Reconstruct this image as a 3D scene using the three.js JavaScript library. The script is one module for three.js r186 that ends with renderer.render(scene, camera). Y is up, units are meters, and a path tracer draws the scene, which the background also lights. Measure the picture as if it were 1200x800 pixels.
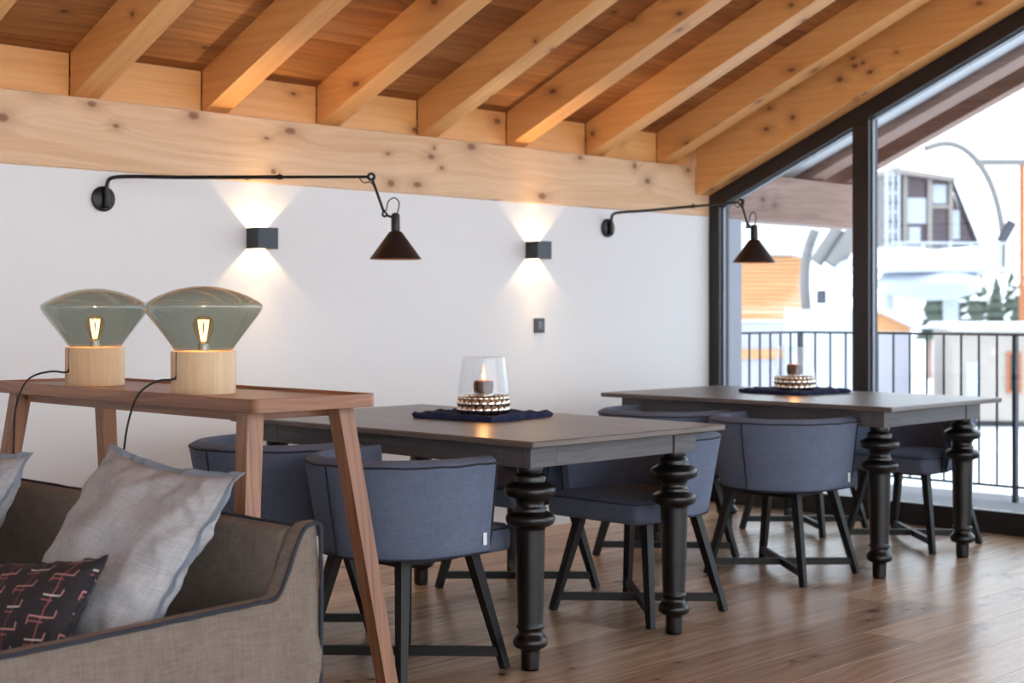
import * as THREE from 'three';
import { mergeGeometries, mergeVertices } from 'three/addons/utils/BufferGeometryUtils.js';
import { ImprovedNoise } from 'three/addons/math/ImprovedNoise.js';

// ------------------------------------------------------------------ camera, sky, exposure
// World: the white wall is the plane z = 0, x runs along it towards the glazed gable, y is up.
const scene = new THREE.Scene();
const EYE = new THREE.Vector3(0, 1.18, 5.5);
const camera = new THREE.PerspectiveCamera(26.2, 1.5, 0.05, 400);
camera.position.copy(EYE);
camera.lookAt(EYE.x + 0.712, EYE.y, EYE.z - 0.702);
camera.setViewOffset(1200, 800, 0, 36, 1200, 800);
camera.focus = 4.4;
camera.userData.fStop = 3.6;
scene.add(camera);

scene.background = new THREE.Color(0.95, 0.975, 1.0);     // even overcast sky over snow
scene.backgroundIntensity = 3.4;

const renderer = new THREE.WebGLRenderer();
renderer.toneMapping = THREE.LinearToneMapping;
renderer.toneMappingExposure = 1.47;
renderer.shadowMap.enabled = true;

// ------------------------------------------------------------------ helpers
let seed = 7;
const rnd = () => { seed = (seed + 0x6D2B79F5) | 0; let t = Math.imul(seed ^ (seed >>> 15), 1 | seed); t = (t + Math.imul(t ^ (t >>> 7), 61 | t)) ^ t; return ((t ^ (t >>> 14)) >>> 0) / 4294967296; };
const R = (a, b) => a + (b - a) * rnd();
const lerp = (a, b, t) => a + (b - a) * t;
const sstep = (a, b, x) => { const t = Math.min(1, Math.max(0, (x - a) / (b - a))); return t * t * (3 - 2 * t); };
const IN = new ImprovedNoise();
const V = (x, y, z) => new THREE.Vector3(x, y, z);
const used = {};
const numbered = (n) => { const k = used[n] = (used[n] ?? -1) + 1; return k ? `${n}_${String(k).padStart(3, '0')}` : n; };
function mesh(name, geo, mat, parent) {
  const m = new THREE.Mesh(geo, mat);
  m.name = parent ? name : numbered(name);
  m.castShadow = m.receiveShadow = true;
  (parent ?? scene).add(m);
  return m;
}
function tag(o, label, category, group, kind) {
  o.userData.label = label; o.userData.category = category;
  if (group) o.userData.group = group;
  if (kind) o.userData.kind = kind;
  return o;
}
function struct(o, label, category) { o.userData.kind = 'structure'; if (label) { o.userData.label = label; o.userData.category = category; } return o; }
function thing(name, label, category, [x, y, z] = [0, 0, 0], turn = 0, group) {
  const o = new THREE.Group(); o.name = numbered(name); o.position.set(x, y, z); o.rotation.y = turn;
  scene.add(o); return tag(o, label, category, group);
}
function copyOf(root, label, [x, y, z], turn = 0, group) {
  const c = root.clone(); c.name = numbered(root.name.replace(/_\d{3}$/, '')); c.userData = { ...root.userData, label };
  if (group) c.userData.group = group;
  c.position.set(x, y, z); c.rotation.y = turn; scene.add(c); return c;
}
// uv in metres, u along the given axis ('x','y','z'), by the dominant side of each face
function metreUV(geo, along = 'x', ou = 0, ov = 0) {
  const g = geo.index ? geo.toNonIndexed() : geo;
  if (!g.attributes.normal) g.computeVertexNormals();
  const p = g.attributes.position, uv = new Float32Array(p.count * 2), A = { x: 0, y: 1, z: 2 }[along];
  const a = V(), b = V(), c = V();
  for (let i = 0; i < p.count; i += 3) {
    a.fromBufferAttribute(p, i); b.fromBufferAttribute(p, i + 1); c.fromBufferAttribute(p, i + 2);
    const n = b.clone().sub(a).cross(c.clone().sub(a));
    const an = [Math.abs(n.x), Math.abs(n.y), Math.abs(n.z)];
    const dom = an.indexOf(Math.max(...an));
    let ua = A, va = [0, 1, 2].find((k) => k !== dom && k !== A);
    if (dom === A) { [ua, va] = [0, 1, 2].filter((k) => k !== A); }
    [a, b, c].forEach((q, k) => { const e = q.toArray(); uv[(i + k) * 2] = e[ua] + ou; uv[(i + k) * 2 + 1] = e[va] + ov + dom * 0.37; });
  }
  g.setAttribute('uv', new THREE.BufferAttribute(uv, 2));
  return g;
}
// box with chamfered edges, centred
function cbox(w, h, d, c = 0.003) {
  c = Math.min(c, w / 2.01, h / 2.01, d / 2.01);
  const H = [w / 2, h / 2, d / 2], pos = [];
  const vert = (s, ax) => [0, 1, 2].map((k) => s[k] * (k === ax ? H[k] : H[k] - c));
  const push = (...q) => {
    const [A, B, C] = q; const n = V(...B).sub(V(...A)).cross(V(...C).sub(V(...A)));
    const m = q.reduce((s, v) => s.add(V(...v)), V());
    const o = n.dot(m) < 0 ? [...q].reverse() : q;
    for (let i = 1; i + 1 < o.length; i++) pos.push(...o[0], ...o[i], ...o[i + 1]);
  };
  const S = [-1, 1];
  for (let ax = 0; ax < 3; ax++) {
    const [b, e] = [0, 1, 2].filter((k) => k !== ax);
    for (const s of S) push(...[[-1, -1], [1, -1], [1, 1], [-1, 1]].map(([i, j]) => { const q = []; q[ax] = s; q[b] = i; q[e] = j; return vert(q, ax); }));
    for (const i of S) for (const j of S) {
      const q0 = [], q1 = []; q0[ax] = -1; q1[ax] = 1; q0[b] = q1[b] = i; q0[e] = q1[e] = j;
      push(vert(q0, b), vert(q1, b), vert(q1, e), vert(q0, e));
    }
  }
  for (const i of S) for (const j of S) for (const k of S) push(vert([i, j, k], 0), vert([i, j, k], 1), vert([i, j, k], 2));
  const g = new THREE.BufferGeometry();
  g.setAttribute('position', new THREE.Float32BufferAttribute(pos, 3));
  g.computeVertexNormals();
  return g;
}
const boxAt = (x0, x1, y0, y1, z0, z1, along = 'x', c = 0.003) => metreUV(cbox(x1 - x0, y1 - y0, z1 - z0, c), along, R(0, 9), R(0, 9)).translate((x0 + x1) / 2, (y0 + y1) / 2, (z0 + z1) / 2);
// six-sided piece from its lower four and upper four corners
function hexa(lo, hi, along = 'x') {
  const pos = [], all = [...lo, ...hi].reduce((s, v) => s.add(V(...v)), V()).divideScalar(8);
  const q = (a, b, c, d) => {
    const n = V(...b).sub(V(...a)).cross(V(...c).sub(V(...a)));
    if (n.dot(V(...a).add(V(...c)).multiplyScalar(0.5).sub(all)) < 0) [b, d] = [d, b];
    pos.push(...a, ...b, ...c, ...a, ...c, ...d);
  };
  q(...lo); q(...hi);
  for (let i = 0; i < 4; i++) q(lo[i], lo[(i + 1) % 4], hi[(i + 1) % 4], hi[i]);
  const g = new THREE.BufferGeometry();
  g.setAttribute('position', new THREE.Float32BufferAttribute(pos, 3));
  g.computeVertexNormals();
  return metreUV(g, along, R(0, 9), R(0, 9));
}
// straight bar of rectangular section, may taper
function bar(a, b, w0, d0, w1 = w0, d1 = d0, side = V(1, 0, 0), c = 0.002) {
  const A = V(...a), B = V(...b), L = A.distanceTo(B), y = B.clone().sub(A).normalize();
  const z = side.clone().cross(y).normalize(), x = y.clone().cross(z);
  const g = cbox(1, L, 1, c), p = g.attributes.position;
  for (let i = 0; i < p.count; i++) { const t = p.getY(i) / L + 0.5; p.setX(i, p.getX(i) * lerp(w0, w1, t)); p.setZ(i, p.getZ(i) * lerp(d0, d1, t)); }
  g.computeVertexNormals();
  const u = metreUV(g, 'y', R(0, 9), R(0, 9));
  u.applyMatrix4(new THREE.Matrix4().makeBasis(x, y, z).setPosition(A.add(B).multiplyScalar(0.5)));
  return u;
}
function tube(pts, r, seg = 40, rad = 8, closed = false) { return new THREE.TubeGeometry(new THREE.CatmullRomCurve3(pts.map((p) => V(...p)), closed, 'centripetal'), seg, r, rad, closed); }
function rod(a, b, r, rad = 12) { return new THREE.TubeGeometry(new THREE.LineCurve3(V(...a), V(...b)), 1, r, rad); }
function lathe(pts, seg = 40) { return new THREE.LatheGeometry(pts.map(([r, y]) => new THREE.Vector2(r, y)), seg); }
// smooth profile through points
function smoothProfile(pts, n = 60) { return new THREE.SplineCurve(pts.map(([r, y]) => new THREE.Vector2(r, y))).getPoints(n).map((p) => [Math.max(p.x, 0), p.y]); }
// skin over rows of points; rows[i][j] = [x, y, z]; closedJ joins the last column to the first
function skin(rows, closedJ = false, su = 1, sv = 1, cap = false) {
  const pos = [], uv = [], idx = [], nj = rows[0].length, w = closedJ ? nj + 1 : nj;
  let u = 0;
  rows.forEach((row, i) => {
    if (i) { const m = nj >> 1; u += V(...row[m]).distanceTo(V(...rows[i - 1][m])); }
    let v = 0;
    for (let j = 0; j < w; j++) {
      const p = row[j % nj];
      if (j) v += V(...p).distanceTo(V(...row[(j - 1) % nj]));
      pos.push(...p); uv.push(u * su, v * sv);
    }
  });
  for (let i = 0; i + 1 < rows.length; i++) for (let j = 0; j + 1 < w; j++) { const a = i * w + j, b = a + 1, c = a + w, d = c + 1; idx.push(a, c, b, b, c, d); }
  if (cap) for (const i of [0, rows.length - 1]) {
    const m = rows[i].reduce((s, p) => s.add(V(...p)), V()).divideScalar(nj), k = pos.length / 3;
    pos.push(m.x, m.y, m.z); uv.push(0, 0);
    for (let j = 0; j < nj; j++) { pos.push(...rows[i][j]); uv.push(rows[i][j][0], rows[i][j][1]); }
    for (let j = 0; j < nj; j++) { const a = k + 1 + j, b = k + 1 + (j + 1) % nj; i ? idx.push(k, a, b) : idx.push(k, b, a); }
  }
  const g = new THREE.BufferGeometry();
  g.setAttribute('position', new THREE.Float32BufferAttribute(pos, 3));
  g.setAttribute('uv', new THREE.Float32BufferAttribute(uv, 2));
  g.setIndex(idx); g.computeVertexNormals();
  return g;
}

// ------------------------------------------------------------------ computed textures
function hash2(x, y, s) { let h = Math.imul(x, 374761393) ^ Math.imul(y, 668265263) ^ Math.imul(s, 974634491); h = Math.imul(h ^ (h >>> 13), 1274126177); return ((h ^ (h >>> 16)) >>> 0) / 4294967296; }
function tileNoise(x, y, px, py, s) {         // value noise that repeats after px, py cells
  const xi = Math.floor(x), yi = Math.floor(y), fx = x - xi, fy = y - yi, ux = fx * fx * (3 - 2 * fx), uy = fy * fy * (3 - 2 * fy);
  const w = (a, n) => ((a % n) + n) % n, x0 = w(xi, px), x1 = w(xi + 1, px), y0 = w(yi, py), y1 = w(yi + 1, py);
  return lerp(lerp(hash2(x0, y0, s), hash2(x1, y0, s), ux), lerp(hash2(x0, y1, s), hash2(x1, y1, s), ux), uy);
}
function texture(w, h, fn, srgb, mu, mv) {
  const d = new Uint8Array(w * h * 4);
  for (let j = 0; j < h; j++) for (let i = 0; i < w; i++) {
    const c = fn(i / w, j / h), k = (j * w + i) * 4;
    d[k] = c[0]; d[k + 1] = c[1]; d[k + 2] = c[2]; d[k + 3] = 255;
  }
  const t = new THREE.DataTexture(d, w, h);
  t.wrapS = t.wrapT = THREE.RepeatWrapping; t.magFilter = THREE.LinearFilter; t.minFilter = THREE.LinearMipmapLinearFilter; t.generateMipmaps = true;
  if (srgb) t.colorSpace = THREE.SRGBColorSpace;
  t.repeat.set(1 / mu, 1 / mv); t.needsUpdate = true;
  return t;
}
const clampC = (c) => c.map((v) => Math.max(0, Math.min(255, v)));
const mix3 = (a, b, t) => [lerp(a[0], b[0], t), lerp(a[1], b[1], t), lerp(a[2], b[2], t)];
// wood: u runs along the grain; mu x mv metres a tile
function woodMap({ w = 1024, h = 512, mu = 4, mv = 1, light, dark, knot, rings = 26, knots = 0, streak = 0.5, wobble = 1, s = 1, knotSize = 0.014 }) {
  const K = [];
  for (let i = 0; i < knots; i++) K.push([hash2(i, 3, s), hash2(i, 5, s), knotSize * (0.6 + 0.9 * hash2(i, 7, s)), 1 + 1.2 * hash2(i, 9, s)]);
  return texture(w, h, (u, v) => {
    let bend = 0, k = 0;
    for (const [ku, kv, r, el] of K) {
      let du = u - ku; du -= Math.round(du); let dv = v - kv; dv -= Math.round(dv);
      const X = du * mu / (r * el), Y = dv * mv / r, q = X * X + Y * Y;
      if (q < 60) { bend += Math.exp(-q / 14) * Math.sign(Y || 1) * 0.03 * (r / 0.014); k = Math.max(k, 0.85 * Math.exp(-q * q * 0.9), 0.3 * Math.exp(-q / 6)); }
    }
    const wv = wobble * (0.05 * (tileNoise(u * 5, v * 3, 5, 3, s + 11) - 0.5) + 0.018 * (tileNoise(u * 16, v * 6, 16, 6, s + 12) - 0.5));
    const y = v + wv + bend;
    const ring = 0.5 + 0.5 * Math.sin(2 * Math.PI * (y * rings + 2.2 * tileNoise(u * 2, v * 7, 2, 7, s + 13)));
    const fine = tileNoise(u * 24, y * 260, 24, 260, s + 14), mid = tileNoise(u * 9, y * 70, 9, 70, s + 15), broad = tileNoise(u * 3, v * 8, 3, 8, s + 16);
    const t = 0.2 * Math.pow(ring, 2.2) * streak + 0.42 * fine * streak + 0.5 * mid * streak + 0.4 * (broad - 0.3);
    let c = mix3(light, dark, Math.max(0, Math.min(1, t)));
    if (k > 0.01) c = mix3(c, knot, Math.min(0.92, k));
    return clampC(c);
  }, true, mu, mv);
}
const spruceMap = woodMap({ w: 2048, h: 512, mu: 4, mv: 1, light: [238, 206, 172], dark: [206, 158, 112], knot: [128, 84, 56], rings: 20, knots: 56, streak: 0.6, s: 3, knotSize: 0.013 });
const rafterMap = woodMap({ w: 2048, h: 512, mu: 4, mv: 1, light: [240, 182, 116], dark: [210, 138, 70], knot: [112, 66, 38], rings: 22, knots: 36, streak: 0.5, s: 5, knotSize: 0.012 });
const boardMap = woodMap({ w: 1024, h: 512, mu: 4, mv: 1, light: [190, 132, 76], dark: [126, 78, 40], knot: [74, 44, 24], rings: 24, knots: 20, streak: 0.7, s: 8 });
const walnutMap = woodMap({ mu: 2.4, mv: 0.6, light: [176, 126, 96], dark: [110, 72, 51], knot: [80, 48, 34], rings: 20, streak: 0.75, s: 13 });
const ashMap = woodMap({ w: 512, h: 512, mu: 0.9, mv: 0.4, light: [232, 206, 170], dark: [204, 168, 124], knot: [150, 112, 76], rings: 10, knots: 4, streak: 0.55, s: 17, knotSize: 0.006 });
const oakMap = woodMap({ w: 2048, h: 512, mu: 4, mv: 1, light: [222, 198, 172], dark: [156, 126, 102], knot: [92, 70, 56], rings: 16, knots: 26, streak: 0.8, s: 21, wobble: 1.6, knotSize: 0.012 });
const tableMap = woodMap({ w: 1024, h: 512, mu: 2.4, mv: 0.9, light: [124, 114, 108], dark: [84, 76, 72], knot: [60, 52, 48], rings: 30, streak: 0.8, s: 27 });
const darkWoodMap = woodMap({ w: 512, h: 256, mu: 1.6, mv: 0.6, light: [104, 101, 103], dark: [74, 71, 74], knot: [50, 48, 50], rings: 24, streak: 0.8, s: 31 });
const cedarMap = woodMap({ w: 512, h: 256, mu: 3, mv: 1, light: [226, 170, 118], dark: [196, 132, 82], knot: [140, 84, 50], rings: 12, streak: 0.6, s: 37 });
const greyWoodMap = woodMap({ w: 512, h: 256, mu: 3, mv: 1, light: [190, 158, 146], dark: [132, 100, 90], knot: [90, 66, 60], rings: 12, knots: 8, streak: 0.7, s: 43 });
function clothMap(a, b, s, mottle = 0.6, mu = 0.4) {
  return texture(512, 512, (u, v) => {
    const weft = tileNoise(u * 26, v * 250, 26, 250, s), warp = tileNoise(u * 250, v * 26, 250, 26, s + 1), cloud = tileNoise(u * 5, v * 5, 5, 5, s + 2) * 0.6 + tileNoise(u * 15, v * 15, 15, 15, s + 3) * 0.4;
    const slub = 0.5 * tileNoise(u * 9, v * 130, 9, 130, s + 7) + 0.5 * tileNoise(u * 130, v * 9, 130, 9, s + 8);
    return clampC(mix3(a, b, (1 - mottle) * 0.5 * (weft + warp) + mottle * (cloud * 0.5 + 0.75 * (slub - 0.25)) + 0.15 * hash2(Math.round(u * 512), Math.round(v * 512), s + 5)));
  }, true, mu, mu);
}
const weaveBump = texture(256, 256, (u, v) => { const n = 255 * (0.5 * tileNoise(u * 14, v * 100, 14, 100, 61) + 0.5 * tileNoise(u * 100, v * 14, 100, 14, 62)); return [n, n, n]; }, false, 0.16, 0.16);
const woodBump = texture(512, 512, (u, v) => { const n = 255 * (0.6 * tileNoise(u * 20, v * 200, 20, 200, 71) + 0.4 * tileNoise(u * 6, v * 60, 6, 60, 72)); return [n, n, n]; }, false, 1.6, 0.6);
const plasterBump = texture(512, 512, (u, v) => { const n = 255 * (0.4 * tileNoise(u * 128, v * 128, 128, 128, 81) + 0.6 * tileNoise(u * 30, v * 30, 30, 30, 82)); return [n, n, n]; }, false, 0.8, 0.8);

// ------------------------------------------------------------------ materials
const std = (o) => new THREE.MeshStandardMaterial({ roughness: 0.6, ...o });
const phys = (o) => new THREE.MeshPhysicalMaterial({ roughness: 0.6, ...o });
const tint = (m, c) => { const k = m.clone(); k.color = new THREE.Color(c); return k; };
const M = {
  plaster: std({ color: '#ecedef', roughness: 0.92, bumpMap: plasterBump, bumpScale: 0.0006 }),
  facade: std({ color: '#b4b2bd', roughness: 0.95, bumpMap: plasterBump, bumpScale: 0.001 }),
  spruce: std({ map: spruceMap, roughness: 0.62, bumpMap: woodBump, bumpScale: 0.0005 }),
  rafter: std({ map: rafterMap, roughness: 0.45, bumpMap: woodBump, bumpScale: 0.0005 }),
  board: std({ map: boardMap, roughness: 0.65, bumpMap: woodBump, bumpScale: 0.0005 }),
  walnut: std({ map: walnutMap, roughness: 0.38, bumpMap: woodBump, bumpScale: 0.0002 }),
  ash: std({ map: ashMap, roughness: 0.5 }),
  oak: std({ map: oakMap, roughness: 0.27, bumpMap: woodBump, bumpScale: 0.0006 }),
  tableTop: std({ map: tableMap, roughness: 0.33, bumpMap: woodBump, bumpScale: 0.0003 }),
  apron: std({ map: darkWoodMap, color: '#ffffff', roughness: 0.5 }),
  turned: std({ color: '#0e0d0f', roughness: 0.3 }),
  chairLeg: std({ color: '#0b0a0a', roughness: 0.55 }),
  frame: std({ color: '#231f20', roughness: 0.42, metalness: 0.15 }),
  gasket: std({ color: '#7d818a', roughness: 0.4, metalness: 0.6 }),
  blackMetal: std({ color: '#1c1a1b', roughness: 0.34, metalness: 0.35 }),
  chrome: std({ color: '#c9c6c2', roughness: 0.18, metalness: 1 }),
  rail: std({ color: '#2b2a2f', roughness: 0.5, metalness: 0.2 }),
  shadeMetal: std({ color: '#2b2322', roughness: 0.42, metalness: 0.3 }),
  lining: std({ color: '#d08a68', roughness: 0.5 }),
  shadeIn: std({ color: '#e9e4dd', roughness: 0.6 }),
  sconce: std({ color: '#3b3d42', roughness: 0.35, metalness: 0.5 }),
  cord: std({ color: '#171314', roughness: 0.6 }),
  pane: phys({ color: '#dde3e7', transmission: 1, roughness: 0.02, thickness: 0, ior: 1.45 }),
  smoke: phys({ color: '#c4cac2', transmission: 1, roughness: 0.015, thickness: 0, ior: 1.75 }),
  clear: phys({ color: '#fbfcfd', transmission: 1, roughness: 0.02, thickness: 0, ior: 1.45 }),
  bulb: phys({ color: '#fff0dc', transmission: 1, roughness: 0.02, thickness: 0, ior: 1.4 }),
  glow: std({ color: '#ffc890', emissive: '#ffbe7c', emissiveIntensity: 9 }),
  led: std({ color: '#fff1d8', emissive: '#ffd9a0', emissiveIntensity: 4 }),
  flame: std({ color: '#ffc46a', emissive: '#ffb35a', emissiveIntensity: 6 }),
  mirror: std({ color: '#d9cfc4', roughness: 0.1, metalness: 1 }),
  brass: std({ color: '#8a6647', roughness: 0.25, metalness: 0.9 }),
  candle: std({ color: '#4e2415', roughness: 0.9 }),
  chairCloth: std({ map: clothMap([112, 124, 148], [82, 92, 114], 101, 0.45, 0.3), roughness: 0.95, bumpMap: weaveBump, bumpScale: 0.0006 }),
  seatCloth: std({ map: clothMap([100, 106, 124], [74, 80, 98], 111, 0.5, 0.3), roughness: 0.95, bumpMap: weaveBump, bumpScale: 0.0006 }),
  piping: std({ color: '#20242f', roughness: 0.8 }),
  sofaCloth: std({ map: clothMap([148, 136, 126], [98, 88, 80], 121, 0.55, 0.35), roughness: 0.96, bumpMap: weaveBump, bumpScale: 0.0008 }),
  pillowCloth: std({ map: clothMap([204, 206, 210], [150, 151, 156], 131, 0.65, 0.35), roughness: 0.96, bumpMap: weaveBump, bumpScale: 0.0008 }),
  pillowEdge: std({ map: clothMap([168, 182, 198], [118, 130, 148], 141, 0.6, 0.2), roughness: 0.96 }),
  sofaEdge: std({ color: '#2b2f3a', roughness: 0.85 }),
  navy: std({ map: clothMap([44, 54, 96], [22, 28, 60], 151, 0.4, 0.12), roughness: 0.98, bumpMap: weaveBump, bumpScale: 0.003 }),
  tagWhite: std({ color: '#e2e4e8', roughness: 0.7 }),
  switchFace: std({ color: '#34363c', roughness: 0.4 }),
  snow: std({ color: '#eef2f7', roughness: 0.9, bumpMap: plasterBump, bumpScale: 0.01 }),
  slab: std({ color: '#86858b', roughness: 0.9 }),
  soffit: std({ color: '#e4e6ea', roughness: 0.9 }),
  outWood: std({ map: greyWoodMap, roughness: 0.8 }),
  cedar: std({ map: cedarMap, roughness: 0.8 }),
  steel: std({ color: '#7e7b7a', roughness: 0.6, metalness: 0.2 }),
  whitePaint: std({ color: '#b9bfca', roughness: 0.6 }),
  cabGlass: std({ color: '#4a3c46', roughness: 0.2 }),
  cabFrame: std({ color: '#968e88', roughness: 0.7 }),
  darkSteel: std({ color: '#3c3f4a', roughness: 0.5 }),
  orangePole: std({ color: '#b0683a', roughness: 0.7 }),
  beige: std({ color: '#b3a89f', roughness: 0.9 }),
  fir: std({ color: '#4a5348', roughness: 1 }),
};

// ------------------------------------------------------------------ the room
const X1 = 7.31, XL = -4.0, ZF = 8.6, ZR = 5.2, PITCH = 0.43;
const under = (z) => 2.0852 + PITCH * z;           // underside of the rafters
const deck = (z) => 2.2725 + PITCH * z;            // underside of the ceiling boards
const BEAM0 = 1.762, BEAM1 = 2.059;

// floor of single planks
const floor = struct(mesh('floor', boxAt(XL, X1 + 0.12, -0.2, -0.0215, -0.02, ZF), std({ color: '#3a2a20', roughness: 0.9 })), 'wide plank oak floor with grey brown grain', 'floor');
{
  const tones = ['#ffffff', '#f0e8e2', '#e0d6cf', '#f8f0e8', '#d6ccc4'].map((c) => tint(M.oak, c));
  const w = 0.22;
  for (let r = 0; r * w < ZF - 0.01; r++) {
    let x = XL - R(0, 1.8);
    while (x < X1 + 0.02) {
      const L = R(1.9, 2.5), a = Math.max(x, XL), b = Math.min(x + L, X1 + 0.03);
      if (b - a > 0.08) mesh('plank', boxAt(a + 0.0007, b - 0.0007, -0.0215, -R(0, 0.0003), r * w + 0.0007, Math.min((r + 1) * w - 0.0007, ZF), 'x', 0.0006), tones[Math.floor(rnd() * 5)], floor);
      x += L;
    }
  }
}
// back wall with the timber wall plate on top
const wallBack = struct(mesh('wall_back', boxAt(XL - 0.3, X1, -0.2, BEAM0 - 0.0005, -0.3, 0, 'x', 0.001), M.plaster), 'smooth white plaster wall under the timber beam', 'wall');
mesh('plate_backing', hexa([[XL - 0.3, BEAM0, -0.3], [X1, BEAM0, -0.3], [X1, BEAM0, -0.23], [XL - 0.3, BEAM0, -0.23]], [[XL - 0.3, deck(-0.3) + 0.02, -0.3], [X1, deck(-0.3) + 0.02, -0.3], [X1, deck(-0.23) + 0.02, -0.23], [XL - 0.3, deck(-0.23) + 0.02, -0.23]]), M.spruce, wallBack);
const beam = struct(mesh('timber_beam', boxAt(XL - 0.3, X1, BEAM0, BEAM1, -0.22, 0.004, 'x', 0.005), M.spruce), 'long pale spruce wall plate with knots above the white wall', 'beam');
// end wall and glazed front, both behind the camera
const FRONT = 3.6;                                   // height of the front eaves
{
  const peak = deck(ZR) + 0.05;
  const g = [
    boxAt(XL - 0.3, XL, -0.2, 0.8, -0.02, ZF), boxAt(XL - 0.3, XL, 0.8, 2.2, -0.02, 2.4), boxAt(XL - 0.3, XL, 0.8, 2.2, 4.6, ZF),
    hexa([[XL - 0.3, 2.2, -0.02], [XL, 2.2, -0.02], [XL, 2.2, ZR], [XL - 0.3, 2.2, ZR]], [[XL - 0.3, deck(0) + 0.05, -0.02], [XL, deck(0) + 0.05, -0.02], [XL, peak, ZR], [XL - 0.3, peak, ZR]]),
    hexa([[XL - 0.3, 2.2, ZR], [XL, 2.2, ZR], [XL, 2.2, ZF], [XL - 0.3, 2.2, ZF]], [[XL - 0.3, peak, ZR], [XL, peak, ZR], [XL, FRONT + 0.2, ZF], [XL - 0.3, FRONT + 0.2, ZF]]),
  ];
  struct(mesh('wall_left', mergeGeometries(g), M.plaster), 'white end wall with one wide window opening', 'wall');
  struct(mesh('wall_front', mergeGeometries([boxAt(XL - 0.3, X1 + 0.35, -0.2, 0.12, ZF, ZF + 0.3), boxAt(XL - 0.3, X1 + 0.35, 3.3, FRONT + 0.15, ZF, ZF + 0.3), boxAt(XL - 0.3, XL + 0.2, 0.12, 3.3, ZF, ZF + 0.3), boxAt(7.0, X1 + 0.35, 0.12, 3.3, ZF, ZF + 0.3)]), M.plaster), 'white wall around the glazed front', 'wall');
  const w2 = struct(new THREE.Group(), 'glazed front with dark uprights', 'window'); w2.name = 'window_2'; scene.add(w2);
  for (let x = XL + 0.2; x < 7.05; x += 1.8) {
    const e = Math.min(x + 1.8, 7.0);
    mesh('window_frame', boxAt(x, x + 0.1, 0.12, 3.3, ZF + 0.02, ZF + 0.12, 'y'), M.frame, w2);
    if (e - x > 0.3) mesh('pane', boxAt(x + 0.101, e - 0.001, 0.121, 3.299, ZF + 0.06, ZF + 0.066), M.clear, w2).castShadow = false;
  }
  const w3 = struct(new THREE.Group(), 'wide window in the end wall', 'window'); w3.name = 'window_3'; scene.add(w3);
  mesh('window_frame', mergeGeometries([boxAt(XL - 0.16, XL - 0.08, 0.8, 0.87, 2.4, 4.6, 'z'), boxAt(XL - 0.16, XL - 0.08, 2.13, 2.2, 2.4, 4.6, 'z'), ...[2.4, 3.46, 4.52].map((z) => boxAt(XL - 0.16, XL - 0.08, 0.871, 2.129, z, z + 0.08, 'y'))]), M.frame, w3);
  for (const z of [2.48, 3.54]) mesh('pane', boxAt(XL - 0.123, XL - 0.117, 0.871, 2.129, z, z + 0.98), M.clear, w3).castShadow = false;
}
// ceiling: boards along x, laid over the rafters
const ceiling = struct(mesh('ceiling', hexa(
  [[XL - 0.4, deck(-0.4) + 0.03, -0.4], [9.06, deck(-0.4) + 0.03, -0.4], [9.06, deck(ZR) + 0.03, ZR], [XL - 0.4, deck(ZR) + 0.03, ZR]],
  [[XL - 0.4, deck(-0.4) + 0.2, -0.4], [9.1, deck(-0.4) + 0.2, -0.4], [9.1, deck(ZR) + 0.2, ZR], [XL - 0.4, deck(ZR) + 0.2, ZR]]), M.board), 'sloping ceiling of brown timber boards', 'ceiling');
mesh('far_slope', hexa(
  [[XL - 0.4, deck(ZR) + 0.03, ZR], [X1 + 0.4, deck(ZR) + 0.03, ZR], [X1 + 0.4, FRONT, ZF + 0.4], [XL - 0.4, FRONT, ZF + 0.4]],
  [[XL - 0.4, deck(ZR) + 0.2, ZR], [X1 + 0.4, deck(ZR) + 0.2, ZR], [X1 + 0.4, FRONT + 0.17, ZF + 0.4], [XL - 0.4, FRONT + 0.17, ZF + 0.4]]), M.board, ceiling);
{
  const tones = ['#ffffff', '#e6d6c8', '#f2e2cf', '#d4c2b2'].map((c) => tint(M.board, c));
  const w = 0.145;
  for (let z = -0.3, i = 0; z < ZR - w; z += w, i++) {
    let x = XL - R(0, 2);
    while (x < X1) {
      const L = R(3.2, 4.4), a = Math.max(x, XL - 0.1), b = Math.min(x + L, X1), za = z + 0.001, zb = z + w - 0.001, y = R(0, 0.0012);
      if (b - a > 0.1) mesh('board', hexa([[a, deck(za) + y, za], [b - 0.002, deck(za) + y, za], [b - 0.002, deck(zb) + y, zb], [a, deck(zb) + y, zb]], [[a, deck(za) + 0.0295, za + 0.004], [b - 0.002, deck(za) + 0.0295, za + 0.004], [b - 0.002, deck(zb) + 0.0295, zb - 0.004], [a, deck(zb) + 0.0295, zb - 0.004]]), tones[Math.floor(rnd() * 4)], ceiling);
      x += L;
    }
  }
}
// rafters and the blocking boards between them, standing on the wall plate
function sloped(x0, x1, lowFn, highFn, z0, z1, c = 0.004) {
  const g = cbox(x1 - x0, 1, z1 - z0, c), p = g.attributes.position;
  for (let i = 0; i < p.count; i++) { const z = p.getZ(i) + (z0 + z1) / 2, t = p.getY(i) + 0.5; p.setXYZ(i, p.getX(i) + (x0 + x1) / 2, lerp(lowFn(z), highFn(z), Math.max(0, Math.min(1, t))), z); }
  g.computeVertexNormals();
  return metreUV(g, 'z', R(0, 9), R(0, 9));
}
const rafterX = [];
for (let i = -3; i <= 6; i++) rafterX.push(3.035 + 0.64 * i);
const RW = 0.125;
for (const x of rafterX) {
  const r = mesh('rafter', sloped(x, x + RW, under, (z) => deck(z) - 0.0008, -0.0605, ZR - 0.05), M.rafter);
  tag(r, 'square-edged spruce rafter rising from the wall plate to the boards', 'rafter', 'sloping spruce rafters', 'structure');
}
const glulam = (z) => 1.885 + PITCH * z;
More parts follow.
